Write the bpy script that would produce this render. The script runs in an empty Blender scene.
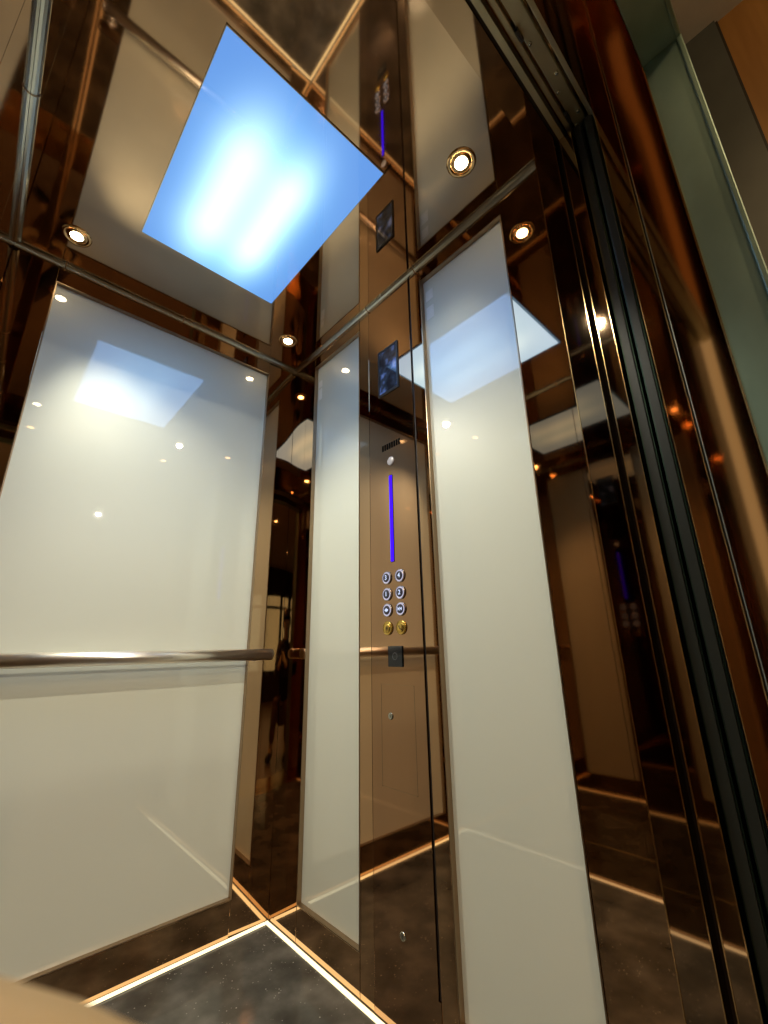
import bpy, bmesh, math, random
from mathutils import Vector, Matrix
random.seed(7)
S = bpy.context.scene
COL = S.collection
PI = math.pi

# ------------------------------------------------------------------ materials
def new_mat(name):
    m = bpy.data.materials.new(name); m.use_nodes = True
    nt = m.node_tree
    b = nt.nodes['Principled BSDF']
    return m, nt, b

def noise_chain(nt, scale, detail=3, coords='Object', stretch=None):
    tc = nt.nodes.new('ShaderNodeTexCoord')
    mp = nt.nodes.new('ShaderNodeMapping')
    if stretch: mp.inputs['Scale'].default_value = stretch
    n = nt.nodes.new('ShaderNodeTexNoise')
    n.inputs['Scale'].default_value = scale
    n.inputs['Detail'].default_value = detail
    nt.links.new(tc.outputs[coords], mp.inputs['Vector'])
    nt.links.new(mp.outputs[0], n.inputs['Vector'])
    return n

def ramp(nt, src, stops):
    r = nt.nodes.new('ShaderNodeValToRGB')
    e = r.color_ramp.elements
    while len(e) < len(stops): e.new(0.5)
    for i, (p, c) in enumerate(stops):
        e[i].position = p; e[i].color = (*c, 1)
    nt.links.new(src, r.inputs['Fac'])
    return r

def metal(name, col, rough, wave=0.0, var=0.06, nscale=6, wscale=1.6, stretch=(1, 1, .15), dist=.0):
    m, nt, b = new_mat(name)
    b.inputs['Metallic'].default_value = 1
    n = noise_chain(nt, nscale, 4, stretch=stretch)
    lo = tuple(c * (1 - var) for c in col); hi = tuple(min(1, c * (1 + var)) for c in col)
    r = ramp(nt, n.outputs['Fac'], [(.3, lo), (.7, hi)])
    nt.links.new(r.outputs[0], b.inputs['Base Color'])
    mr = nt.nodes.new('ShaderNodeMapRange')
    mr.inputs['To Min'].default_value = rough * .8; mr.inputs['To Max'].default_value = rough * 1.25
    nt.links.new(n.outputs['Fac'], mr.inputs['Value']); nt.links.new(mr.outputs[0], b.inputs['Roughness'])
    if wave:
        w = noise_chain(nt, wscale, 0)
        bp = nt.nodes.new('ShaderNodeBump'); bp.inputs['Strength'].default_value = 1
        bp.inputs['Distance'].default_value = wave
        nt.links.new(w.outputs['Fac'], bp.inputs['Height']); nt.links.new(bp.outputs[0], b.inputs['Normal'])
    return m

def plain(name, col, rough=.5, metallic=0, coat=0, var=.08, nscale=12):
    m, nt, b = new_mat(name)
    b.inputs['Metallic'].default_value = metallic
    b.inputs['Roughness'].default_value = rough
    b.inputs['Coat Weight'].default_value = coat
    b.inputs['Coat Roughness'].default_value = .02
    n = noise_chain(nt, nscale, 4)
    r = ramp(nt, n.outputs['Fac'], [(.3, tuple(c * (1 - var) for c in col)), (.7, tuple(min(1, c * (1 + var)) for c in col))])
    nt.links.new(r.outputs[0], b.inputs['Base Color'])
    return m

def emit(name, col, strength):
    m = bpy.data.materials.new(name); m.use_nodes = True
    nt = m.node_tree; nt.nodes.clear()
    o = nt.nodes.new('ShaderNodeOutputMaterial'); e = nt.nodes.new('ShaderNodeEmission')
    e.inputs['Color'].default_value = (*col, 1); e.inputs['Strength'].default_value = strength
    nt.links.new(e.outputs[0], o.inputs['Surface'])
    return m

BRONZE = metal('bronze_mirror', (.53, .34, .195), .03, wave=.0012)
BRONZE_COP = metal('bronze_panel_mirror', (.43, .26, .15), .04, wave=.0008)
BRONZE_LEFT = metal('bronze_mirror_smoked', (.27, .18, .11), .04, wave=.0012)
BRONZE_CEIL = metal('bronze_mirror_ceiling', (.53, .375, .24), .035, wave=.0010)
BRONZE_DARK = metal('dark_bronze', (.40, .275, .17), .035, wave=.0008)
TRIM = metal('satin_bronze_trim', (.40, .29, .19), .32)
COPPER = metal('polished_copper_frame', (.34, .145, .05), .055, wave=.0012, wscale=3)
GOLD = metal('gold_edge', (.85, .58, .28), .15)
GROOVE = plain('groove_shadow_rubber', (.02, .014, .01), .6)
CHROME = metal('chrome_rail', (.52, .54, .50), .25)
BRASSY = metal('rail_chrome_warm', (.92, .87, .80), .30)
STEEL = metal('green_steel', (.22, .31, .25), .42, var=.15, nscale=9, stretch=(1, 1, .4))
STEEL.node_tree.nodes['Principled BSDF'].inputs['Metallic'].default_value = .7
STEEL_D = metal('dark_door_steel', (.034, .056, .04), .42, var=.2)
TRACK = metal('olive_track_metal', (.50, .49, .36), .4, var=.15)
BLACK = plain('black_plastic', (.015, .015, .016), .35)
CARD = plain('black_card_reader', (.012, .014, .018), .12, coat=.6)

def glass_mat():
    m, nt, b = new_mat('back_painted_white_glass')
    n = noise_chain(nt, 1.2, 2)
    r = ramp(nt, n.outputs['Fac'], [(.3, (.80, .83, .735)), (.7, (.83, .86, .765))])
    nt.links.new(r.outputs[0], b.inputs['Base Color'])
    b.inputs['Roughness'].default_value = .38
    b.inputs['Specular IOR Level'].default_value = .6
    b.inputs['Coat Weight'].default_value = 1
    b.inputs['Coat Roughness'].default_value = .012
    b.inputs['Coat IOR'].default_value = 1.75
    return m
WGLASS = glass_mat()

def floor_mat():
    m, nt, b = new_mat('dark_granite')
    n = noise_chain(nt, 7, 8)
    r = ramp(nt, n.outputs['Fac'], [(.25, (.035, .033, .028)), (.5, (.085, .081, .070)), (.75, (.17, .16, .14))])
    v = nt.nodes.new('ShaderNodeTexVoronoi'); v.inputs['Scale'].default_value = 75
    tc = nt.nodes.new('ShaderNodeTexCoord'); nt.links.new(tc.outputs['Object'], v.inputs['Vector'])
    sp = ramp(nt, v.outputs['Distance'], [(.0, (1, 1, 1)), (.2, (0, 0, 0))])
    n2 = noise_chain(nt, 11, 2)
    g = ramp(nt, n2.outputs['Fac'], [(.5, (0, 0, 0)), (.62, (1, 1, 1))])
    mu = nt.nodes.new('ShaderNodeMath'); mu.operation = 'MULTIPLY'
    nt.links.new(sp.outputs[0], mu.inputs[0]); nt.links.new(g.outputs[0], mu.inputs[1])
    mx = nt.nodes.new('ShaderNodeMixRGB'); mx.inputs[2].default_value = (.60, .58, .52, 1)
    nt.links.new(mu.outputs[0], mx.inputs[0]); nt.links.new(r.outputs[0], mx.inputs[1])
    nt.links.new(mx.outputs[0], b.inputs['Base Color'])
    b.inputs['Roughness'].default_value = .10
    return m
GRANITE = floor_mat()

LX0, LX1, LY0, LY1 = .3515, 1.0742, -.8506, -.3377
def diffuser_mat():
    # two fluorescent tubes glowing through a blue-white diffuser
    m = bpy.data.materials.new('blue_diffuser'); m.use_nodes = True
    nt = m.node_tree; nt.nodes.clear(); L = nt.links.new
    N = lambda t: nt.nodes.new(t)
    def math_(op, a, b=None, c=None):
        k = N('ShaderNodeMath'); k.operation = op
        for i, v in enumerate((a, b, c)):
            if v is None: continue
            if isinstance(v, (int, float)): k.inputs[i].default_value = v
            else: L(v, k.inputs[i])
        return k.outputs[0]
    tc = N('ShaderNodeTexCoord'); sx = N('ShaderNodeSeparateXYZ'); L(tc.outputs['Object'], sx.inputs[0])
    X, Y = sx.outputs[0], sx.outputs[1]
    def tube(x0, x1, y, sl, se):
        ax = math_('SUBTRACT', math_('ABSOLUTE', math_('SUBTRACT', X, (x0 + x1) / 2)), (x1 - x0) / 2)
        ax = math_('MAXIMUM', ax, 0)
        dy = math_('SUBTRACT', Y, y)
        q = math_('ADD', math_('DIVIDE', math_('MULTIPLY', ax, ax), se * se), math_('DIVIDE', math_('MULTIPLY', dy, dy), sl * sl))
        return math_('POWER', 2.718, math_('MULTIPLY', q, -1))
    # object origin at the panel centre
    cx, cy = (LX0 + LX1) / 2, (LY0 + LY1) / 2
    t1 = tube(.56 - cx, .80 - cx, -.685 - cy, .078, .15)
    t2 = tube(.56 - cx, .80 - cx, -.525 - cy, .068, .14)
    t = math_('ADD', t1, t2)
    w1 = tube(.52 - cx, .76 - cx, -.60 - cy, .17, .21)
    base = N('ShaderNodeRGB'); base.outputs[0].default_value = (.14, .345, .84, 1)
    def scaled(col, f):
        r = N('ShaderNodeRGB'); r.outputs[0].default_value = (*col, 1)
        mm = N('ShaderNodeVectorMath'); mm.operation = 'SCALE'
        L(r.outputs[0], mm.inputs[0]); L(f, mm.inputs['Scale']); return mm.outputs[0]
    a1 = N('ShaderNodeVectorMath'); L(base.outputs[0], a1.inputs[0]); L(scaled((.16, .44, .45), w1), a1.inputs[1])
    a2 = N('ShaderNodeVectorMath'); L(a1.outputs[0], a2.inputs[0]); L(scaled((.80, 1.05, 1.1), t), a2.inputs[1])
    e = N('ShaderNodeEmission'); L(a2.outputs[0], e.inputs['Color']); e.inputs['Strength'].default_value = 1
    gl = N('ShaderNodeBsdfGlossy'); gl.inputs['Roughness'].default_value = .03
    fr = N('ShaderNodeFresnel'); fr.inputs['IOR'].default_value = 1.45
    mx = N('ShaderNodeMixShader'); L(fr.outputs[0], mx.inputs[0]); L(e.outputs[0], mx.inputs[1]); L(gl.outputs[0], mx.inputs[2])
    o = N('ShaderNodeOutputMaterial'); L(mx.outputs[0], o.inputs['Surface'])
    return m
DIFFUSER = diffuser_mat()
LED_WARM = emit('led_warm_white', (1.0, .84, .50), 1.9)
LED_DIM = emit('led_warm_white_dim', (1.0, .80, .50), 1.0)
LAMP = emit('halogen_lamp', (1.0, .78, .45), 40)
BLUE_LED = emit('blue_led', (.030, .004, 1.0), 2.6)
LEGEND = emit('white_blue_legend', (.62, .72, 1.0), 1.3)
HALO = emit('button_halo', (.75, .72, .95), .75)

def screen_mat():
    m = bpy.data.materials.new('lit_screen'); m.use_nodes = True
    nt = m.node_tree; nt.nodes.clear()
    n = noise_chain(nt, 17, 3)
    r = ramp(nt, n.outputs['Fac'], [(.40, (.010, .013, .025)), (.52, (.025, .04, .08)), (.62, (.10, .18, .5)), (.74, (.4, .45, .75))])
    e = nt.nodes.new('ShaderNodeEmission'); nt.links.new(r.outputs[0], e.inputs['Color']); e.inputs['Strength'].default_value = .75
    gl = nt.nodes.new('ShaderNodeBsdfGlossy'); gl.inputs['Roughness'].default_value = .02
    fr = nt.nodes.new('ShaderNodeFresnel'); fr.inputs['IOR'].default_value = 1.5
    mx = nt.nodes.new('ShaderNodeMixShader'); o = nt.nodes.new('ShaderNodeOutputMaterial')
    nt.links.new(fr.outputs[0], mx.inputs[0]); nt.links.new(e.outputs[0], mx.inputs[1]); nt.links.new(gl.outputs[0], mx.inputs[2])
    nt.links.new(mx.outputs[0], o.inputs['Surface'])
    return m
SCREEN = screen_mat()

# ------------------------------------------------------------------ mesh helpers
class MB:
    def __init__(self): self.bm = bmesh.new()
    def box(self, lo, hi, bev=0.0):
        lo = Vector(lo); hi = Vector(hi)
        t = bmesh.new()
        r = bmesh.ops.create_cube(t, size=1)
        d = hi - lo; c = (hi + lo) / 2
        for v in t.verts: v.co = Vector((v.co.x * d.x, v.co.y * d.y, v.co.z * d.z)) + c
        if bev: bmesh.ops.bevel(t, geom=list(t.edges), offset=bev, segments=2, affect='EDGES', profile=.5)
        self.add(t); return self
    def add(self, t, mat=None):
        me = bpy.data.meshes.new('t'); 
        if mat is not None: t.transform(mat)
        t.to_mesh(me); self.bm.from_mesh(me); bpy.data.meshes.remove(me); t.free(); return self
    def tube(self, pts, r, seg=20, caps=True, radii=None):
        pts = [Vector(p) for p in pts]; n = len(pts); rings = []
        up = None
        for i, p in enumerate(pts):
            d = (pts[min(i + 1, n - 1)] - pts[max(i - 1, 0)]).normalized()
            if up is None:
                up = Vector((0, 0, 1)) if abs(d.z) < .9 else Vector((1, 0, 0))
            a = d.cross(up).normalized(); b = a.cross(d).normalized(); up = b
            rr = radii[i] if radii else r
            rings.append([self.bm.verts.new(p + a * rr * math.cos(2 * PI * k / seg) + b * rr * math.sin(2 * PI * k / seg)) for k in range(seg)])
        for i in range(n - 1):
            for k in range(seg):
                f = self.bm.faces.new((rings[i][k], rings[i][(k + 1) % seg], rings[i + 1][(k + 1) % seg], rings[i + 1][k])); f.smooth = True
        if caps:
            self.bm.faces.new(rings[0][::-1]); self.bm.faces.new(rings[-1])
        return self
    def lathe(self, prof, origin, axis, seg=32):
        # prof: (radius, height along axis)
        axis = Vector(axis).normalized(); o = Vector(origin)
        u = axis.orthogonal().normalized(); w = axis.cross(u)
        rings = []
        for r, h in prof:
            if r < 1e-6: rings.append([self.bm.verts.new(o + axis * h)])
            else: rings.append([self.bm.verts.new(o + axis * h + (u * math.cos(2 * PI * k / seg) + w * math.sin(2 * PI * k / seg)) * r) for k in range(seg)])
        for a, b in zip(rings, rings[1:]):
            for k in range(seg):
                q = [a[k % len(a)], a[(k + 1) % len(a)], b[(k + 1) % len(b)], b[k % len(b)]]
                q2 = []
                for v in q:
                    if v not in q2: q2.append(v)
                if len(q2) > 2:
                    f = self.bm.faces.new(q2); f.smooth = True
        return self
    def prism(self, poly, axis_vec, n=None):
        v = [self.bm.verts.new(Vector(p)) for p in poly]
        w = [self.bm.verts.new(Vector(p) + Vector(axis_vec)) for p in poly]
        self.bm.faces.new(v); self.bm.faces.new(w[::-1])
        for i in range(len(v)):
            j = (i + 1) % len(v); self.bm.faces.new((v[j], v[i], w[i], w[j]))
        return self
    def obj(self, name, mat, parent=None, origin=None):
        bmesh.ops.recalc_face_normals(self.bm, faces=list(self.bm.faces))
        if origin is not None:
            bmesh.ops.translate(self.bm, verts=list(self.bm.verts), vec=-Vector(origin))
        me = bpy.data.meshes.new(name); self.bm.to_mesh(me); self.bm.free()
        me.materials.append(mat)
        o = bpy.data.objects.new(name, me); COL.objects.link(o)
        if origin is not None: o.location = origin
        if parent is not None:
            o.parent = parent
            o.matrix_parent_inverse = parent_inv(parent)
        return o

def parent_inv(p):
    m = Matrix.Translation(p.location) if p.rotation_euler == Matrix.Identity(3).to_euler() else p.matrix_basis.copy()
    if p.parent is not None:
        m = world(p)
    return m.inverted()
def world(o):
    m = o.matrix_basis.copy()
    if o.parent is not None: m = world(o.parent) @ o.matrix_parent_inverse @ m
    return m

def empty(name, loc):
    o = bpy.data.objects.new(name, None); COL.objects.link(o); o.location = loc; o.empty_display_size = .05
    return o
def tag(o, label, cat, group=None):
    o['label'] = label; o['category'] = cat
    if group: o['group'] = group
    return o
def struct(o, label=None, cat=None):
    o['kind'] = 'structure'
    if label: o['label'] = label
    if cat: o['category'] = cat
    return o
def box(name, lo, hi, mat, parent=None, bev=0):
    return MB().box(lo, hi, bev).obj(name, mat, parent)

# viewpoint (the lens of the phone the person holds)
Rv = Vector((0.6754415, 0.73719345, -0.01801639)); Uv = Vector((0.23423958, -0.19132361, 0.95316688)); Fv = Vector((-0.69922142, 0.64802862, 0.30190779))
CP = Vector((1.77809, -1.01800, .96251))
# ------------------------------------------------------------------ dimensions
H = 2.40           # cabin ceiling
W = 1.442          # cabin depth, back wall x=0 to front x=W
D = 1.18           # cabin width, wall y=0 to wall y=-D
T = .02            # cladding thickness
JY, J2Y = -.095, -.075
SY, S2Y = -1.15, -1.165
SL = -1.24        # landing side      # opposite jamb
HS = 2.308         # portal soffit

# ------------------------------------------------------------------ cabin shell
struct(box('floor', (0, -D, -.05), (W, 0, 0), GRANITE), 'dark speckled granite floor of the lift cabin', 'floor')

def wall_with_sheets(name, label, backing, sheets, mat=BRONZE):
    w = box(name, *backing, BRONZE_DARK); struct(w, label, 'wall')
    for lo, hi in sheets: MB().box(lo, hi, .0012).obj('cladding_sheet', mat, w)
    return w
g = .0008
# right wall (panel wall, y = 0 .. +T)
P1 = (.191, .5397); P2 = (.9074, 1.2719); PZ = (.111, 2.321)
def ry(x0, x1, z0, z1): return ((x0 + g, 0, z0 + g), (x1 - g, T, z1 - g))
wall_r = wall_with_sheets('wall_right', 'bronze mirror wall carrying the button panel and two tall glass panels',
    ((-.06, T + .012, -.05), (W, .07, 2.46)),
    [ry(0, P1[0], 0, H), ry(*P1, 0, PZ[0]), ry(*P1, PZ[1], H), ry(P1[1], .604, 0, H),
     ry(.853, P2[0], 0, H), ry(*P2, 0, PZ[0]), ry(*P2, PZ[1], H), ry(P2[1], W, 0, H)])
# back wall (handrail wall, x = -T .. 0)
B1 = (-1.041, -.1535); BZ = (.114, 2.314)
def bx_(y0, y1, z0, z1): return ((-T, y0 + g, z0 + g), (0, y1 - g, z1 - g))
wall_b = wall_with_sheets('wall_back', 'bronze mirror wall behind the chrome handrail',
    ((-.07, -D - .06, -.05), (-T - .012, T + .012, 2.46)),
    [bx_(*B1, 0, BZ[0]), bx_(*B1, BZ[1], H), bx_(-D, B1[0], 0, H)])
# the corner sheet is slightly bowed, which bends what it mirrors
def bowed_sheet(y0, y1):
    m = MB(); n = 14; pts = []
    for i in range(n + 1):
        y = y0 + (y1 - y0) * i / n
        k = .030
        pts.append((.034 * (y + k * (1 - math.exp(y / k))), y))      # slope grows away from the corner
    for (xa, ya), (xb, yb) in zip(pts, pts[1:]):
        v = [m.bm.verts.new(p) for p in ((xa, ya, 0), (xb, yb, 0), (xb, yb, H), (xa, ya, H))]
        f = m.bm.faces.new(v)
    bmesh.ops.remove_doubles(m.bm, verts=list(m.bm.verts), dist=1e-6)
    bmesh.ops.recalc_face_normals(m.bm, faces=list(m.bm.faces))
    if list(m.bm.faces)[0].normal.x < 0: bmesh.ops.reverse_faces(m.bm, faces=list(m.bm.faces))
    for f in m.bm.faces: f.smooth = True
    r = bmesh.ops.extrude_face_region(m.bm, geom=list(m.bm.faces))
    bmesh.ops.translate(m.bm, verts=[v for v in r['geom'] if isinstance(v, bmesh.types.BMVert)], vec=(-.011, 0, 0))
    for e in m.bm.edges:
        if len(e.link_faces) == 2 and e.calc_face_angle(0) > .6: e.smooth = False
    return m.obj('cladding_sheet', BRONZE, wall_b)
bowed_sheet(B1[1] + g, -.0748)
bowed_sheet(-.0742, -g)
# left wall (opposite the panel wall)
wall_l = wall_with_sheets('wall_left', 'bronze mirror wall opposite the button panel',
    ((-.06, -D - .07, -.05), (W, -D - T, 2.46)),
    [((0 + g, -D - T, .131), (.42, -D, H)), ((.421, -D - T, .131), (.95, -D, H)), ((.951, -D - T, .131), (W, -D, H)), ((0, -D - T, 0), (W, -D, .129))], BRONZE_LEFT)
box('skirting_bead', (0, -D - .001, .128), (W, -D + .0025, .132), GOLD, wall_l)

# ceiling with the opening for the light panel
cb = MB()
for lo, hi in [((0, -D, H), (LX0, 0, H + .02)), ((LX1, -D, H), (W, 0, H + .02)), ((LX0, -D, H), (LX1, LY0, H + .02)), ((LX0, LY1, H), (LX1, 0, H + .02))]:
    cb.box(lo, hi)
ceil = struct(cb.obj('ceiling', BRONZE_CEIL), 'bronze mirror ceiling of the lift cabin', 'ceiling')
box('ceiling_backing', (-.05, -D - .05, H + .05), (W, .05, H + .07), GROOVE, ceil)

# glass panels
def glass_panel(label, plane, u, z, stickers=()):
    d0, d1 = (.016, T) if plane == 'y' else (-T, -.016)
    def P(a, b, c): return (a, b, c) if plane == 'y' else (b, a, c)
    root = empty('glass_panel', P((u[0] + u[1]) / 2, (d0 + d1) / 2, z[0])); tag(root, label, 'glass panel')
    e = .0035
    def q(name, u0, u1, z0, z1, a, b, m, bev=0):
        lo = P(u0, a, z0); hi = P(u1, b, z1)
        return MB().box([min(x, y) for x, y in zip(lo, hi)], [max(x, y) for x, y in zip(lo, hi)], bev).obj(name, m, root)
    q('white_glass', u[0] + e, u[1] - e, z[0] + e, z[1] - e, d0, d1, WGLASS, .0006)
    fo = (-.0015, T) if plane == 'y' else (-T, .0015)
    f = MB()
    for u0, u1, z0, z1 in [(u[0], u[0] + e, z[0], z[1]), (u[1] - e, u[1], z[0], z[1]), (u[0] + e, u[1] - e, z[0], z[0] + e), (u[0] + e, u[1] - e, z[1] - e, z[1])]:
        lo = P(u0, fo[0], z0); hi = P(u1, fo[1], z1)
        f.box([min(x, y) for x, y in zip(lo, hi)], [max(x, y) for x, y in zip(lo, hi)])
    f.obj('bronze_frame', TRIM, root)
    for u0, u1, z0, z1 in stickers:
        s = q('sticker', u0, u1, z0, z1, d0 - .0012, d0 + .0003, STICK)
        s['label'] = 'small pale square sticker'
    return root
STICK = plain('pale_sticker', (.86, .87, .84), .55)
glass_panel('widest white glass panel, behind the chrome handrail', 'x', B1, BZ)
glass_panel('narrow white glass panel between the dark corner and the button panel', 'y', P1, PZ, [(.204, .232, 2.20, 2.235), (.204, .232, 2.13, 2.19)])
glass_panel('tall white glass panel between the button panel and the doorway', 'y', P2, PZ, [(.922, .957, 2.22, 2.265), (.922, .957, 2.135, 2.19)])

# ------------------------------------------------------------------ handrail
hr = empty('handrail', (.055, -.6, .957)); tag(hr, 'horizontal polished chrome handrail across the widest white glass panel', 'handrail')
MB().tube([(.046, -1.13, .948), (.046, -.075, .948)], .0225, 28).obj('rail_tube', BRASSY, hr)
for y in (-1.09, -.13):
    b = MB().tube([(0.0, y, .945), (.046, y, .945)], .007, 14).obj('rail_bracket', BRASSY, hr)
    MB().lathe([(0, .006), (.02, .006), (.024, .003), (.024, 0), (0, 0)], (0, y, .945), (1, 0, 0)).obj('rosette', BRASSY, b)
for y, s in ((-1.13, -1), (-.075, 1)):
    MB().lathe([(0, .004), (.016, .0035), (.0228, 0), (.0228, -.006)], (.046, y, .948), (0, s, 0)).obj('end_cap', BRASSY, hr)

# ------------------------------------------------------------------ top rails along the ceiling edge
def top_rail(label, a, b, joints, inward):
    # satin chrome cove strip: a shallow convex face set across the corner of wall and ceiling
    a = Vector(a); b = Vector(b); n = Vector(inward); dn = Vector((0, 0, -1))
    r = empty('ceiling_rail', (a + b) / 2); tag(r, label, 'ceiling rail')
    w = .018
    prof = [(.0006, .0006), (w, .0006), (w * .93, w * .36), (w * .70, w * .70), (w * .36, w * .93), (.0006, w)]
    m = MB(); m.prism([a + n * u + dn * v for u, v in prof], b - a)
    m.obj('cove_strip', CHROME, r)
    for t in joints:
        p = a.lerp(b, t); d = (b - a).normalized() * .004
        q = MB(); q.prism([p - d / 2 + n * u * 1.08 + dn * v * 1.08 for u, v in prof], d)
        q.obj('joint_clip', TRIM, r)
    return r
top_rail('chrome ceiling rail above the button panel', (.024, 0, H), (W - .002, 0, H), (.41, .61), (0, -1, 0))
top_rail('chrome ceiling rail above the widest white glass panel', (0, -D + .001, H), (0, -.001, H), (.13, .5), (1, 0, 0))
top_rail('chrome ceiling rail at the far left edge of the ceiling', (.024, -D, H), (W - .002, -D, H), (.41, .61), (0, 1, 0))

# ------------------------------------------------------------------ floor LED strips
def led(label, a, b, inward, m=None):
    a = Vector(a); b = Vector(b); n = Vector(inward); up = Vector((0, 0, 1))
    r = empty('led_strip', (a + b) / 2); tag(r, label, 'light strip')
    MB().prism([a + n * u + up * v for u, v in ((.0045, 0), (.0045, .0016), (.0195, .0016), (.0195, 0))], b - a).obj('aluminium_channel', CHROME, r)
    MB().prism([a + n * u + up * v for u, v in ((.0060, .0014), (.0068, .0062), (.0172, .0050), (.0182, .0014))], b - a).obj('glowing_diffuser', m or LED_WARM, r)
led('glowing light strip along the floor under the button panel', (.006, 0, 0), (W, 0, 0), (0, -1, 0))
led('glowing light strip along the floor under the widest white glass panel', (0, -D + .006, 0), (0, -.020, 0), (1, 0, 0))
led('glowing light strip along the floor under the bronze wall opposite the buttons', (.020, -D, 0), (W, -D, 0), (0, 1, 0), LED_DIM)

# ------------------------------------------------------------------ ceiling light panel
lp = empty('ceiling_light_panel', ((LX0 + LX1) / 2, (LY0 + LY1) / 2, H)); tag(lp, 'large blue-white rectangular light panel in the ceiling', 'ceiling light')
MB().box((LX0 + .002, LY0 + .002, H - .004), (LX1 - .002, LY1 - .002, H + .004)).obj('diffuser', DIFFUSER, lp, origin=((LX0 + LX1) / 2, (LY0 + LY1) / 2, H))
al = bpy.data.lights.new('panel_lamp', 'AREA'); al.shape = 'RECTANGLE'; al.size = .70; al.size_y = .50; al.energy = 2.9; al.color = (.30, .54, 1.0)
ao = bpy.data.objects.new('lamp', al); COL.objects.link(ao); ao.location = ((LX0 + LX1) / 2, (LY0 + LY1) / 2, H - .006)
ao.parent = lp; ao.matrix_parent_inverse = parent_inv(lp)
fr = MB(); e = .004
for lo, hi in [((LX0, LY0), (LX0 + .002, LY1)), ((LX1 - .002, LY0), (LX1, LY1)), ((LX0, LY0), (LX1, LY0 + .002)), ((LX0, LY1 - .002), (LX1, LY1))]:
    fr.box((*lo, H - .005), (*hi, H + .02))
fr.obj('light_frame', CHROME, lp)

# ------------------------------------------------------------------ downlights
def downlight(label, x, y, z=H, energy=6, col=(1, .76, .48), r=.032, size=2.3, aim=None):
    d = empty('downlight', (x, y, z)); tag(d, label, 'downlight', 'recessed ceiling downlights')
    MB().lathe([(r, 0), (r + .004, -.004), (r + .012, -.0035), (r + .014, 0)], (x, y, z), (0, 0, 1)).obj('trim_ring', GOLD, d)
    MB().lathe([(r, -.0005), (r * .86, -.001), (r * .82, -.002), (r * .62, -.002)], (x, y, z), (0, 0, 1)).obj('reflector', GOLD, d)
    MB().lathe([(r * .64, -.0018), (r * .5, -.0045), (r * .25, -.0062), (0, -.0066)], (x, y, z), (0, 0, 1)).obj('lamp_lens', LAMP, d)
    l = bpy.data.lights.new('downlight_lamp', 'SPOT'); l.energy = energy; l.color = col; l.spot_size = size; l.spot_blend = .6; l.shadow_soft_size = .02
    lo = bpy.data.objects.new('lamp', l); COL.objects.link(lo); lo.location = (x, y, z - .012)
    if aim: lo.rotation_euler = (Vector(aim) - Vector((x, y, z))).to_track_quat('-Z', 'Y').to_euler()
    lo.parent = d; lo.matrix_parent_inverse = parent_inv(d)
    return d
downlight('recessed downlight near the dark inner corner, beside the light panel tip', .1874, -.1601, energy=2, size=1.7, aim=(.7, -.8, .6))
downlight('recessed downlight above the left end of the handrail wall', .1767, -1.0166, energy=66, size=1.5, col=(1, .93, .73), aim=(.85, 0, -.1))
downlight('recessed downlight above the tall glass panel nearest the doorway', 1.2562, -.1788, energy=8, size=1.6, col=(1, .92, .69), aim=(0, -.65, .2))
downlight('recessed downlight by the doorway over the bronze wall opposite the buttons', 1.2562, -1.0, energy=46, size=1.6, col=(1, .93, .73), aim=(.6, -.05, -.1))

# ------------------------------------------------------------------ car operating panel
cop = empty('control_panel', (.728, 0, .10)); tag(cop, 'bronze lift control panel with screen, blue light bar and round buttons', 'control panel')
PY = -.0006
SLOT = plain('slot_black', (.003, .003, .003), .95)
SLOT.node_tree.nodes['Principled BSDF'].inputs['Specular IOR Level'].default_value = 0
MB().box((.6045, PY, .001), (.8445, T, 2.399), .0004).obj('faceplate', BRONZE_COP, cop)
MB().box((.8445, PY, .001), (.8525, T, .132)).obj('faceplate_foot', BRONZE_COP, cop)
MB().box((.846, .004, .133), (.8515, T, 2.399)).obj('shadow_gap', GROOVE, cop)
# screen
scr = MB()
for lo, hi in [((.664, 1.915), (.672, 2.127)), ((.770, 1.915), (.778, 2.127)), ((.672, 1.915), (.770, 1.925)), ((.672, 2.117), (.770, 2.127))]:
    scr.box((lo[0], PY - .004, lo[1]), (hi[0], PY, hi[1]))
bz = scr.obj('screen_bezel', BLACK, cop)
box('lit_display', (.672, PY - .0025, 1.925), (.770, PY, 2.117), SCREEN, bz)
# speaker slots and round intercom lens
for i in range(8):
    x = .677 + i * .0125
    MB().box((x, PY - .0010, 1.676), (x + .0085, PY + .001, 1.700), .0002).obj('speaker_slot', SLOT, cop)
MB().lathe([(.017, 0), (.0165, .003), (.014, .004), (0, .0045)], (.723, PY, 1.624), (0, -1, 0)).obj('indicator_lens', plain('grey_lens', (.42, .40, .44), .3), cop)
# blue bar
lb = MB().box((.7125, PY - .002, 1.246), (.7285, PY, 1.569), .002).obj('light_bar_frame', plain('dark_blue_lens', (.03, .015, .12), .2), cop)
MB().box((.7138, PY - .0032, 1.249), (.7272, PY - .0015, 1.566), .001).obj('blue_light_bar', BLUE_LED, lb)

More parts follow.
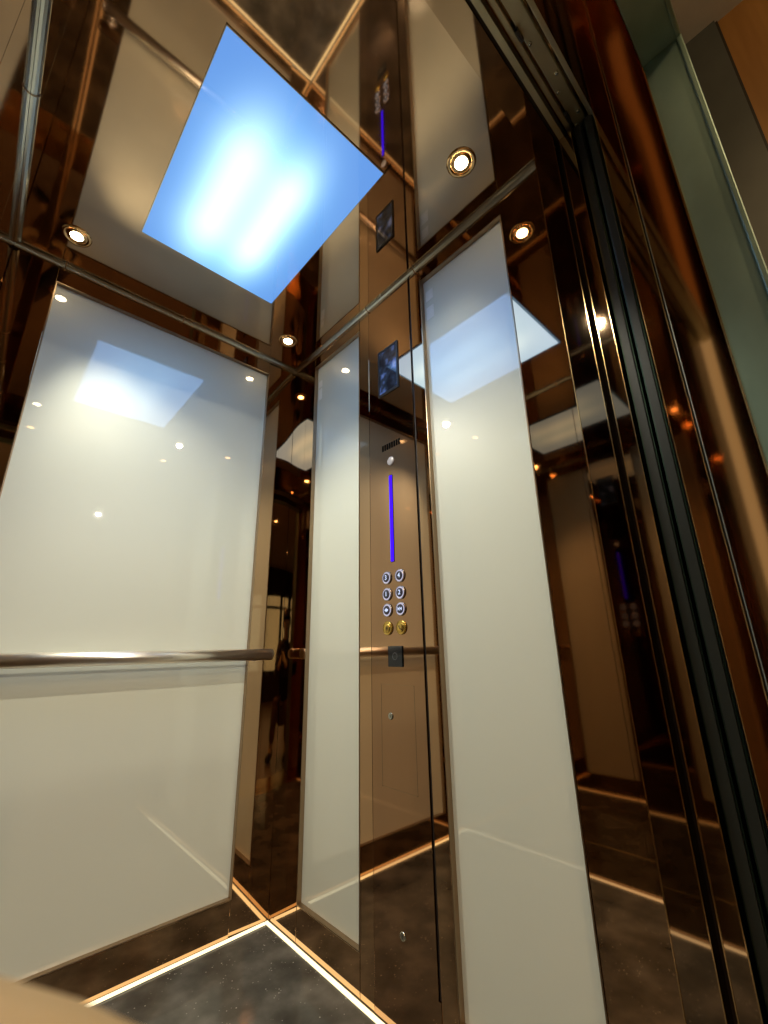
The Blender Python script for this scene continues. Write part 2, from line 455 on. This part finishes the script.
def text_mesh(s, size):
    c = bpy.data.curves.new('t', 'FONT'); c.body = s; c.size = size; c.align_x = 'CENTER'; c.align_y = 'CENTER'; c.extrude = .0004
    o = bpy.data.objects.new('t', c); COL.objects.link(o)
    dg = bpy.context.evaluated_depsgraph_get(); me = bpy.data.meshes.new_from_object(o.evaluated_get(dg))
    bpy.data.objects.remove(o); bpy.data.curves.remove(c)
    return me
BTN_STEEL = metal('button_steel', (.55, .50, .50), .18)
BTN_GOLD = metal('button_gold', (.70, .48, .12), .22)
def button(x, z, legend, lit=True):
    bm_ = BTN_STEEL if lit else BTN_GOLD
    b = MB().lathe([(.0225, 0), (.0225, .004), (.0205, .0055), (.019, .0045)], (x, PY, z), (0, -1, 0), 36).obj('call_button', bm_, cop)
    MB().lathe([(.0192, .0042), (.0165, .0046), (.0150, .0044)], (x, PY, z), (0, -1, 0), 36).obj('button_halo', HALO if lit else BTN_GOLD, b)
    MB().lathe([(.0150, .0042), (.0148, .006), (.013, .0066), (0, .0068)], (x, PY, z), (0, -1, 0), 36).obj('button_cap', plain('dark_cap', (.05, .05, .075), .25) if lit else BTN_GOLD, b)
    lm = LEGEND if lit else plain('engraving', (.10, .06, .01), .5)
    if len(legend) == 1 and legend.isdigit():
        me = text_mesh(legend, .022)
        me.transform(Matrix.Rotation(PI / 2, 4, 'X')); me.transform(Matrix.Translation((x, PY - .0072, z)))
        me.materials.clear(); me.materials.append(lm)
        o = bpy.data.objects.new('legend', me); COL.objects.link(o); o.parent = b; o.matrix_parent_inverse = parent_inv(b)
    else:
        m = MB(); y = PY - .0066
        def tri(pts): m.prism([(x + a, y, z + c) for a, c in pts], (0, -.0008, 0))
        if legend == 'open':
            tri([(-.002, -.0055), (-.002, .0055), (-.009, 0)]); tri([(.002, .0055), (.002, -.0055), (.009, 0)]); m.box((x - .0007, y - .0008, z - .006), (x + .0007, y, z + .006))
        elif legend == 'close':
            tri([(-.009, -.0055), (-.009, .0055), (-.002, 0)]); tri([(.009, .0055), (.009, -.0055), (.002, 0)]); m.box((x - .0007, y - .0008, z - .006), (x + .0007, y, z + .006))
        elif legend == 'bell':
            tri([(-.007, -.004), (-.0045, -.001), (-.004, .004), (-.0015, .0065), (.0015, .0065), (.004, .004), (.0045, -.001), (.007, -.004)]); tri([(-.0018, -.0068), (-.0018, -.005), (.0018, -.005), (.0018, -.0068)])
        else:
            m.tube([(x - .006, y, z + .004), (x - .002, y, z - .003), (x + .005, y, z - .006)], .0016, 8); m.lathe([(0, .0012), (.0026, .0008), (.0026, 0)], (x - .006, y, z + .004), (0, -1, 0), 12); m.lathe([(0, .0012), (.0026, .0008), (.0026, 0)], (x + .005, y, z - .006), (0, -1, 0), 12)
        m.obj('legend', lm, b)
    return b
XA, XB = .690, .754
for z, a, b in ((1.195, '3', '4'), (1.139, '1', '2'), (1.086, 'open', 'close')):
    button(XA, z, a); button(XB, z, b)
for x, s in ((XA, 'bell'), (XB, 'phone')):
    bb = button(x, 1.027, s, False); bb['label'] = 'gold alarm button' if s == 'bell' else 'gold intercom button'
# card reader below the buttons, inspection hatch and key locks
cr = MB().box((.690, PY - .004, .906), (.757, PY, .970), .002).obj('card_reader', CARD, cop)
MB().lathe([(.0115, 0), (.0115, .0006), (.0095, .0006), (.0095, 0)], (.7235, PY - .004, .938), (0, -1, 0), 24).obj('reader_symbol', plain('grey_print', (.10, .11, .12), .4), cr)
h = MB(); hx0, hx1, hz0, hz1 = .650, .800, .56, .853
for lo, hi in [((hx0, hz0), (hx0 + .0015, hz1)), ((hx1 - .0015, hz0), (hx1, hz1)), ((hx0, hz0), (hx1, hz0 + .0015)), ((hx0, hz1 - .0015), (hx1, hz1))]:
    h.box((lo[0], PY - .0004, lo[1]), (hi[0], PY, hi[1]))
h.obj('hatch_outline', BRONZE_DARK, cop)
for x, z in ((.694, .76), (.724, .217)):
    k = MB().lathe([(.0105, 0), (.0105, .002), (.009, .003), (.0055, .003), (0, .002)], (x, PY, z), (0, -1, 0)).obj('key_lock', CHROME, cop)
    MB().box((x - .001, PY - .0034, z - .004), (x + .001, PY - .0022, z + .004)).obj('keyhole', BLACK, k)

# ------------------------------------------------------------------ front portal (jambs + header) of the car
def portal(name, label, ya, y2, yout):
    s = 1 if yout > ya else -1
    def rng(a, b): return (min(a, b), max(a, b))
    r = struct(box(name, (W, rng(ya, yout)[0], -.05), (1.5005, rng(ya, yout)[1], HS), BRONZE_DARK), label, 'door jamb')
    a = rng(y2, yout)
    box('jamb_return', (1.509, a[0], -.05), (1.541, a[1], HS), BRONZE_DARK, r)
    a = rng(y2 + s * .012, yout)
    box('jamb_slot', (1.5005, a[0], -.05), (1.509, a[1], HS), GROOVE, r)
    for x0, x1, y in ((W, W + .0018, ya), (1.4987, 1.5005, ya), (1.509, 1.5108, y2), (1.5392, 1.541, y2)):
        box('edge_bead', (x0, y - .0012, 0), (x1, y + .0012, HS), GOLD, r)
    return r
portal('trim_1', 'dark bronze car door jamb beside the tall glass panel', JY, J2Y, .30)
portal('trim_2', 'dark bronze car door jamb beside the crouching person', SY, S2Y, -1.45)
# header of the car front
hd = struct(box('trim_3', (W, -1.45, HS), (1.5005, .30, 2.47), BRONZE_DARK), 'bronze header over the lift doorway', 'header')
box('header_slot', (1.5005, -1.45, HS + .012), (1.509, .30, 2.47), GROOVE, hd)
box('header_lip', (1.509, -1.45, HS), (1.523, .30, 2.47), TRACK, hd)

# door track zone over the doors
dt = empty('door_track', (1.56, -.6, 2.33)); tag(dt, 'olive metal sliding door track above the doorway', 'door track')
MB().box((1.5235, -1.45, 2.345), (1.6015, .30, 2.47)).obj('track_housing', BRONZE_DARK, dt)
MB().box((1.530, -1.45, 2.325), (1.543, .30, 2.345), .002).obj('car_door_rail', TRACK, dt)
MB().box((1.549, -1.45, 2.330), (1.580, .30, 2.345), .002).obj('track_plate', TRACK, dt)
MB().box((1.590, -1.45, 2.312), (1.6015, .30, 2.345), .001).obj('landing_door_rail', TRACK, dt)
for i, y in enumerate((-.06, -.09, -.17, -.21, -.31, -.44, -.60, -.8)):
    MB().lathe([(.0045, 0), (.0045, .004), (.002, .005), (0, .005)], (1.556 + .016 * (i % 2), y, 2.330), (0, 0, -1), 10).obj('bolt', CHROME, dt)
for y in (-.115, -.36):
    MB().box((1.544, y, 2.316), (1.552, y + .03, 2.331), .002).obj('hanger_block', BLACK, dt)

# doors, slid fully open behind the jamb
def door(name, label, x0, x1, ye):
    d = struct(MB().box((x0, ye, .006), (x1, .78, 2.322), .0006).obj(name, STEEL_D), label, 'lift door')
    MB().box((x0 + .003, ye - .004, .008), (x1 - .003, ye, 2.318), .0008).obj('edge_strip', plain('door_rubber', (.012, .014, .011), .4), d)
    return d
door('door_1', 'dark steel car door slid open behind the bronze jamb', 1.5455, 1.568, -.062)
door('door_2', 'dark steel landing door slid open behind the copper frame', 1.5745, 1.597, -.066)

# ------------------------------------------------------------------ landing door frame: copper lining, steel architrave
X4, X5, X6, X7 = 1.602, 1.643, 1.7215, 1.803
LH = 2.306
def landing_jamb(name, label, y, yout):
    s = 1 if yout > y else -1
    a, b = min(y, yout), max(y, yout)
    r = struct(box(name, (X5 + .002, a, -.05), (X6, b, LH), COPPER), label, 'door frame')
    y_ = y + s * .004
    a2, b2 = min(y_, yout), max(y_, yout)
    box('inner_lining', (X4, a, -.05), (X5 - .001, b, LH), COPPER, r)
    box('lining_groove', (X5 - .001, a2, -.05), (X5 + .002, b2, LH), GROOVE, r)
    for x0, x1 in ((X4, X4 + .0015), (X5 - .0028, X5 - .001), (X5 + .002, X5 + .0038), (X6 - .001, X6 + .0022)):
        box('edge_bead', (x0, min(y - s * .0015, y), 0), (x1, max(y - s * .0015, y), LH), GOLD if x0 != X5 + .002 else CHROME, r)
    return r
landing_jamb('trim_4', 'polished copper lining of the landing door frame beside the open doors', J2Y, .10)
landing_jamb('trim_5', 'polished copper lining of the landing door frame beside the crouching person', SL, -1.40)
lh = struct(box('trim_6', (X5 + .002, -1.40, LH), (X6, .10, 2.47), COPPER), 'polished copper lining across the top of the landing doorway', 'door frame')
box('inner_lining', (X4, -1.40, LH), (X5 + .002, .10, 2.47), COPPER, lh)
# steel architrave with mitred corners
def architrave():
    root = empty('steel_door_frame', (1.76, -.59, 0)); tag(root, 'greenish brushed steel frame around the landing doorway', 'door frame')
    yo = .10
    zt = 2.44
    MB().box((X6 + .0005, J2Y, 0), (X7, yo, LH), .0015).obj('frame_post', STEEL, root)
    MB().box((X6 + .0005, -1.40, 0), (X7, SL, LH), .0015).obj('frame_post', STEEL, root)
    MB().box((X6 + .0005, -1.40, LH + .0008), (X7, yo, zt), .0015).obj('frame_lintel', STEEL, root)
    for y, s in ((J2Y, 1), (SL, -1)):
        MB().box((X7 - .009, min(y, y - s * .006), 0), (X7 + .001, max(y, y - s * .006), LH), .002).obj('corner_lip', STEEL, root)
    MB().box((X7 - .009, SL, LH - .006), (X7 + .001, J2Y, LH + .0005), .002).obj('corner_lip', STEEL, root)
architrave()
# sill
sl = empty('door_sill', (1.62, -.6, -.02)); tag(sl, 'grooved brass threshold of the lift doorway', 'door sill')
SILL = metal('sill_brass', (.75, .50, .22), .25)
for x0, x1 in ((W + .001, 1.50), (1.506, 1.548), (1.556, 1.577), (1.585, 1.80)):
    MB().box((x0, -1.40, -.05), (x1, .10, -.001), .001).obj('sill_plate', SILL, sl)
MB().box((W + .001, -1.40, -.06), (1.80, .10, -.02)).obj('sill_base', GROOVE, sl)

# ------------------------------------------------------------------ lobby
LZ = 2.70
LXE, LYS, LYN = 7.0, -6.0, .25
WALLP = plain('lobby_plaster', (.30, .27, .22), .7)
CEILP = plain('lobby_ceiling_paint', (.58, .54, .46), .8)
GREY = plain('dark_grey_panel', (.085, .088, .075), .45)
def wood_mat():
    m, nt, b = new_mat('golden_wood_veneer')
    n = noise_chain(nt, 5, 5, stretch=(6, 6, .5))
    r = ramp(nt, n.outputs['Fac'], [(.3, (.30, .13, .03)), (.7, (.42, .20, .05))])
    nt.links.new(r.outputs[0], b.inputs['Base Color']); b.inputs['Roughness'].default_value = .4
    return m
WOOD = wood_mat()
struct(box('floor_lobby', (1.803, LYS, -.05), (LXE, LYN, 0), plain('lobby_stone', (.20, .17, .13), .3)), 'dark stone floor of the lobby', 'floor')
struct(box('ceiling_lobby', (1.803, LYS, LZ), (LXE, LYN + .1, LZ + .05), CEILP), 'pale lobby ceiling', 'ceiling')
# wall the landing frame sits in
lw = MB()
for lo, hi in [((1.61, .101, -.05), (1.802, LYN + .1, 2.9)), ((1.61, LYS, -.05), (1.802, -1.401, 2.9)), ((1.61, -1.401, 2.471), (1.802, .101, 2.9)), ((1.722, -1.401, 2.441), (1.802, .101, 2.471))]:
    lw.box(lo, hi)
struct(lw.obj('wall_lobby_front', GREY), 'dark wall around the landing door frame', 'wall')
wl = struct(box('wall_lobby_side', (1.802, LYN, -.05), (LXE, LYN + .1, LZ), WOOD), 'golden wood lobby wall beyond the steel door frame', 'wall')
box('grey_pilaster', (1.803, LYN - .012, 0), (1.885, LYN, LZ), GREY, wl)
box('shadow_joint', (1.885, LYN - .004, 0), (1.891, LYN, LZ), GROOVE, wl)
struct(box('wall_lobby_far_side', (1.802, LYS - .1, -.05), (LXE, LYS, LZ), WALLP), 'plain lobby wall far behind the person', 'wall')
# window wall
ww = MB()
for lo, hi in [((LXE, LYS, -.05), (LXE + .1, -5.3, LZ)), ((LXE, -2.2, -.05), (LXE + .1, LYN + .1, LZ)), ((LXE, -5.3, 2.15), (LXE + .1, -2.2, LZ)), ((LXE, -5.3, -.05), (LXE + .1, -2.2, .5))]:
    ww.box(lo, hi)
struct(ww.obj('wall_lobby_window', plain('dark_wood_wall', (.05, .035, .025), .5)), 'dark wall with the lobby windows', 'wall')
FR = plain('window_frame_dark', (.02, .018, .016), .4)
gm, gnt, gb = new_mat('window_glass'); gb.inputs['Transmission Weight'].default_value = 1; gb.inputs['Roughness'].default_value = 0; gb.inputs['IOR'].default_value = 1.05; gb.inputs['Base Color'].default_value = (.85, .95, .88, 1)
for i in range(4):
    y0 = -5.3 + i * .775; y1 = y0 + .775
    f = MB()
    for lo, hi in [((y0, .5), (y0 + .09, 2.15)), ((y1 - .09, .5), (y1, 2.15)), ((y0 + .09, .5), (y1 - .09, .58)), ((y0 + .09, 2.08), (y1 - .09, 2.15)), ((y0 + .09, 1.80), (y1 - .09, 1.86))]:
        f.box((LXE + .02, lo[0], lo[1]), (LXE + .07, hi[0], hi[1]))
    w = struct(f.obj('window_%d' % (i + 1), FR), 'dark framed lobby window', 'window')
    box('window_pane', (LXE + .04, y0 + .09, .58), (LXE + .048, y1 - .09, 2.08), gm, w)
struct(box('exterior_ground', (LXE + .1, -14, -.3), (20, 6, -.2), plain('street', (.3, .3, .28), .8)), 'pale street outside the windows', 'ground')
# lobby downlights (warm)
for lab, x, y, e in (('lobby downlight in front of the lift doorway', 2.55, -.35, 45), ('lobby downlight deeper in the lobby', 3.6, -1.6, 90), ('lobby downlight closest to the windows', 5.2, -3.0, 60)):
    dl = downlight(lab, x, y, LZ, energy=e, col=(1, .66, .34), r=.04, size=2.4)
downlight('added lobby fill spotlight aimed through the doorway at the handrail wall', 4.6, -.12, LZ, energy=175, col=(1, .93, .77), r=.04, size=.56, aim=(0, -.6, .95))  # unseen spot added to soften the handrail's shadow on the back glass

pl = empty('added_fill_globe', (2.15, -.55, 2.58)); tag(pl, 'added warm fill globe hanging unseen in the lobby', 'added fill lamp')  # out-of-view globe added only to brighten the lobby and the door frame
MB().lathe([(.055 * math.sin(t * PI / 12), -.055 * math.cos(t * PI / 12)) for t in range(13)], (2.15, -.55, 2.58), (0, 0, 1), 24).obj('globe', emit('warm_globe', (1, .62, .28), 6), pl)
MB().tube([(2.15, -.55, 2.63), (2.15, -.55, LZ)], .004, 8).obj('cord', BLACK, pl)
MB().lathe([(0, 0), (.04, 0), (.04, -.015), (0, -.02)], (2.15, -.55, LZ), (0, 0, 1), 20).obj('ceiling_rose', GOLD, pl)
pt = bpy.data.lights.new('globe_fill_lamp', 'POINT'); pt.energy = 4.5; pt.color = (1, .70, .38); pt.shadow_soft_size = .056
po = bpy.data.objects.new('lamp', pt); COL.objects.link(po); po.location = (2.15, -.55, 2.50); po.parent = pl; po.matrix_parent_inverse = parent_inv(pl)

# ------------------------------------------------------------------ crouching person with a phone
SKIN = plain('skin', (.50, .37, .19), .5)
HAIRM = plain('dark_hair', (.02, .015, .012), .45)
JACKET = plain('black_jacket_cloth', (.018, .017, .018), .8)
TROUS = plain('dark_brown_trousers', (.11, .06, .03), .8)
SHOE = plain('black_shoe_leather', (.02, .02, .02), .4)
def skinned(name, mat, chains, parent=None, sub=2, root=None):
    # chains: lists of (point, radius); equal points are one joint
    verts = []; rad = []; idx = {}; edges = []
    def vid(p, r):
        k = tuple(round(c, 5) for c in p)
        if k not in idx: idx[k] = len(verts); verts.append(Vector(p)); rad.append(r)
        return idx[k]
    for ch in chains:
        ids = [vid(p, r) for p, r in ch]
        edges += [(a, b) for a, b in zip(ids, ids[1:]) if (a, b) not in edges]
    me = bpy.data.meshes.new(name); me.from_pydata(verts, edges, [])
    o = bpy.data.objects.new(name, me); COL.objects.link(o)
    sk = o.modifiers.new('skin', 'SKIN'); sk.use_smooth_shade = True
    if not me.skin_vertices:
        bpy.context.view_layer.objects.active = o
    for i, v in enumerate(me.skin_vertices[0].data):
        r = rad[i]; v.radius = (r, r) if not isinstance(r, tuple) else r
        v.use_root = (i == (root or 0))
    ss = o.modifiers.new('sub', 'SUBSURF'); ss.levels = sub; ss.render_levels = sub
    dg = bpy.context.evaluated_depsgraph_get()
    m2 = bpy.data.meshes.new_from_object(o.evaluated_get(dg)); m2.name = name
    o.modifiers.clear(); o.data = m2; bpy.data.meshes.remove(me)
    m2.materials.clear(); m2.materials.append(mat)
    for p in m2.polygons: p.use_smooth = True
    if parent is not None:
        o.parent = parent; o.matrix_parent_inverse = parent_inv(parent)
    return o
V = Vector
def loc(r, u, f): return CP + Rv * r + Uv * u + Fv * f
pel = V((2.33, -1.42, .38)); belly = V((2.28, -1.41, .58)); chest = V((2.19, -1.37, .86)); nb = V((2.13, -1.33, 1.04)); neck = V((2.11, -1.315, 1.10))
hd_ = V((2.065, -1.285, 1.21))
look = (CP - hd_).normalized(); side = look.cross(V((0, 0, 1))).normalized(); hup = side.cross(look).normalized()
def hl(s_, u, f): return hd_ + side * s_ + hup * u + look * f
shr, shl = V((2.25, -1.19, .985)), V((1.99, -1.46, .985))
elr, ell = V((2.075, -1.06, .77)), V((1.935, -1.255, .775))
wrr, wrl = loc(.065, -.125, -.035), loc(-.115, -.105, -.032)
hipr, hipl = V((2.38, -1.34, .37)), V((2.26, -1.47, .37))
knr, knl = V((2.13, -1.10, .52)), V((1.95, -1.37, .50))
anr, anl = V((2.31, -1.12, .10)), V((2.11, -1.46, .10))
fwd = V((-.733, .680, 0))
def palm_chain(wr, sgn):
    # palm lies along the phone's edge; fingers wrap onto the back (lens side), the thumb onto the screen
    e = -.022 + sgn * .0375
    pc = loc(e + sgn * .026, -.085, -.012)
    ch = [[(wr, .025), (pc, .021)]]
    if sgn < 0:
        f = [(-.036, [(-.071, -.040, .001), (-.054, -.0255, .0150), (-.030, -.0226, .0126), (-.0035, -.0252, .0104)], .0091),
             (-.058, [(-.073, -.058, .001), (-.060, -.049, .014), (-.043, -.046, .0115), (-.024, -.047, .0095)], .0080),
             (-.076, [(-.073, -.077, .000), (-.060, -.069, .013), (-.044, -.067, .011), (-.027, -.068, .0095)], .0076),
             (-.094, [(-.072, -.096, -.002), (-.061, -.089, .012), (-.048, -.088, .010), (-.036, -.089, .0085)], .0068)]
        th = [(-.083, -.082, -.024), (-.066, -.066, -.030), (-.046, -.054, -.024)]
    else:
        f = [(-.05, [(.029, -.062, .001), (.018, -.056, .014), (.004, -.056, .0115), (-.008, -.058, .0095)], .0080),
             (-.07, [(.029, -.080, .001), (.018, -.076, .014), (.003, -.076, .0115), (-.011, -.078, .0095)], .0080),
             (-.09, [(.029, -.098, .000), (.018, -.096, .013), (.004, -.096, .011), (-.008, -.098, .0095)], .0076),
             (-.11, [(.028, -.116, -.002), (.018, -.115, .012), (.007, -.115, .010), (-.003, -.116, .0085)], .0068)]
        th = [(.034, -.098, -.026), (.020, -.082, -.031), (.002, -.070, -.024)]
    for _, pts, r in f:
        ch.append([(pc, .021)] + [(loc(*p), r * k) for p, k in zip(pts, (1.12, 1.05, 1.0, .88))])
    ch.append([(pc, .021)] + [(loc(*p), r) for p, r in zip(th, (.0125, .0105, .0092))])
    return ch
body = [
    [(pel, .125), (belly, .115), (chest, .125), (nb, .07), (neck, .052), (hl(0, -.055, .0), .066), (hl(0, .0, -.005), .082), (hl(0, .055, -.012), .074)],
    [(chest, .125), (shr, .055), (shr.lerp(elr, .5), .045), (elr, .038), (elr.lerp(wrr, .4), .037), (wrr, .025)],
    [(chest, .125), (shl, .055), (shl.lerp(ell, .5), .045), (ell, .038), (ell.lerp(wrl, .4), .037), (wrl, .025)],
    [(pel, .125), (hipr, .088), (hipr.lerp(knr, .5), .075), (knr, .056), (knr.lerp(anr, .35), .052), (anr, .036), (anr - V((0, 0, .06)) + fwd * .10, .034), (anr - V((0, 0, .07)) + fwd * .17, .026)],
    [(pel, .125), (hipl, .088), (hipl.lerp(knl, .5), .075), (knl, .056), (knl.lerp(anl, .35), .052), (anl, .036), (anl - V((0, 0, .06)) + fwd * .10, .034), (anl - V((0, 0, .07)) + fwd * .17, .026)],
    [(hl(0, -.055, .0), .066), (hl(0, -.060, .055), .034)],                     # chin
    [(hl(0, .0, -.005), .082), (hl(0, -.012, .092), .0135), (hl(0, -.026, .108), .0125)],   # nose
    [(hl(0, .0, -.005), .082), (hl(.084, -.008, -.012), .018)], [(hl(0, .0, -.005), .082), (hl(-.084, -.008, -.012), .018)],   # ears
] + palm_chain(wrr, 1) + palm_chain(wrl, -1)
person = skinned('person', SKIN, body)
tag(person, 'crouching person in a black jacket holding up a phone, mirrored in the dark corner', 'person')
def off(p, k=1.0): return p
skinned('jacket', JACKET, [
    [(belly + V((.02, 0, -.07)), .155), (belly, .15), (chest, .155), (nb + V((0, 0, -.01)), .098), (neck + V((.005, -.004, -.012)), .066)],
    [(chest, .155), (shr, .078), (shr.lerp(elr, .5), .063), (elr, .056), (elr.lerp(wrr, .4), .052), (elr.lerp(wrr, .88), .037)],
    [(chest, .155), (shl, .078), (shl.lerp(ell, .5), .063), (ell, .056), (ell.lerp(wrl, .4), .052), (ell.lerp(wrl, .88), .037)]], person)
skinned('trousers', TROUS, [
    [(pel + V((-.01, .005, .09)), .145), (pel, .15), (hipr, .108), (hipr.lerp(knr, .5), .094), (knr, .073), (knr.lerp(anr, .4), .068), (knr.lerp(anr, .9), .052)],
    [(pel, .15), (hipl, .108), (hipl.lerp(knl, .5), .094), (knl, .073), (knl.lerp(anl, .4), .068), (knl.lerp(anl, .9), .052)]], person)
for a_ in (anr, anl):
    skinned('shoe', SHOE, [[(a_ + V((0, 0, .01)), .048), (a_ - fwd * .03 + V((0, 0, -.05)), .045), (a_ + fwd * .08 + V((0, 0, -.055)), .044), (a_ + fwd * .19 + V((0, 0, -.064)), .034)]], person)
hb = MB()
t = bmesh.new(); bmesh.ops.create_uvsphere(t, u_segments=36, v_segments=24, radius=1)
bmesh.ops.delete(t, geom=[v for v in t.verts if (v.co.y > .42 and v.co.z < .62) or v.co.z < -.62 or (v.co.z < -.15 and v.co.y > -.05)], context='VERTS')
for v in t.verts:
    d = 1 + .02 * math.sin(v.co.x * 9) * math.cos(v.co.z * 11)
    v.co = hl(v.co.x * .097 * d, .018 + v.co.z * .125 * d, -.012 + v.co.y * .108 * d)
bmesh.ops.solidify(t, geom=list(t.faces), thickness=.008)
hb.add(t); ho = hb.obj('hair', HAIRM, person)
for p in ho.data.polygons: p.use_smooth = True
for s_ in (-1, 1):
    MB().lathe([(.0115 * math.sin(k * PI / 10), .0115 * math.cos(k * PI / 10)) for k in range(11)], hl(s_ * .031, .010, .072), look, 16).obj('eye', plain('eye_white', (.6, .58, .55), .2), person)
    MB().lathe([(0, .0013), (.0055, .0006), (.0055, 0)], hl(s_ * .031, .010, .072) + look * .0112, look, 16).obj('iris', BLACK, person)
    MB().tube([hl(s_ * .048, .026, .068), hl(s_ * .032, .031, .078), hl(s_ * .016, .027, .081)], .0035, 8).obj('eyebrow', HAIRM, person)
MB().tube([hl(-.022, -.052, .080), hl(0, -.050, .092), hl(.022, -.052, .080)], .005, 8, radii=[.002, .0055, .002]).obj('lips', plain('lip_skin', (.45, .2, .16), .4), person)

# the phone; the lens sits at the viewpoint
ph = empty('phone', loc(-.022, -.055, -.008)); tag(ph, 'phone held up in both hands by the crouching person', 'phone')
fm = Matrix(((Rv.x, Uv.x, Fv.x, 0), (Rv.y, Uv.y, Fv.y, 0), (Rv.z, Uv.z, Fv.z, 0), (0, 0, 0, 1)))
def pbox(name, lo, hi, mat, bev, parent=ph):
    m = MB().box(lo, hi, bev); m.bm.transform(Matrix.Translation(CP) @ fm); return m.obj(name, mat, parent)
pbox('phone_case', (-.0595, -.131, -.0120), (.0155, .021, -.0042), BLACK, .003)
pbox('phone_screen', (-.0565, -.128, -.0126), (.0125, .018, -.0119), emit('phone_display', (.5, .45, .35), .5), .0002)
cmod = pbox('camera_bump', (-.021, -.024, -.0045), (.013, .012, -.0032), BLACK, .001)
for r_, u_ in ((0, 0), (-.014, -.012)):
    MB().lathe([(.0075, 0), (.0075, .0012), (.006, .0014), (.0055, .0006), (0, .0006)], loc(r_, u_, -.0034), Fv, 24).obj('lens_ring', CHROME, cmod)

# ------------------------------------------------------------------ camera
cam = bpy.data.cameras.new('camera'); co = bpy.data.objects.new('camera', cam); COL.objects.link(co)
mw = Matrix((( Rv.x, Uv.x, -Fv.x, CP.x), (Rv.y, Uv.y, -Fv.y, CP.y), (Rv.z, Uv.z, -Fv.z, CP.z), (0, 0, 0, 1)))
co.matrix_world = mw
cam.sensor_width = 36; cam.sensor_fit = 'AUTO'; cam.lens = 431.327 / 1024 * 36
cam.clip_start = .003; cam.clip_end = 60
cam.dof.use_dof = True; cam.dof.focus_distance = 1.9; cam.dof.aperture_fstop = cam.lens / .5
S.camera = co

# ------------------------------------------------------------------ world
wd = bpy.data.worlds.new('World'); S.world = wd; wd.use_nodes = True
bg = wd.node_tree.nodes['Background']; bg.inputs[0].default_value = (.80, .92, .84, 1); bg.inputs[1].default_value = 1.0

# ------------------------------------------------------------------ render look
vs = S.view_settings
S.display_settings.display_device = 'sRGB'
vs.view_transform = 'Standard'; vs.look = 'None'; vs.exposure = 0; vs.gamma = 1; vs.use_curve_mapping = False
S.cycles.max_bounces = 14; S.cycles.glossy_bounces = 10; S.cycles.diffuse_bounces = 4; S.cycles.transmission_bounces = 6
S.cycles.caustics_reflective = True; S.cycles.blur_glossy = .5
S.cycles.sample_clamp_indirect = 6
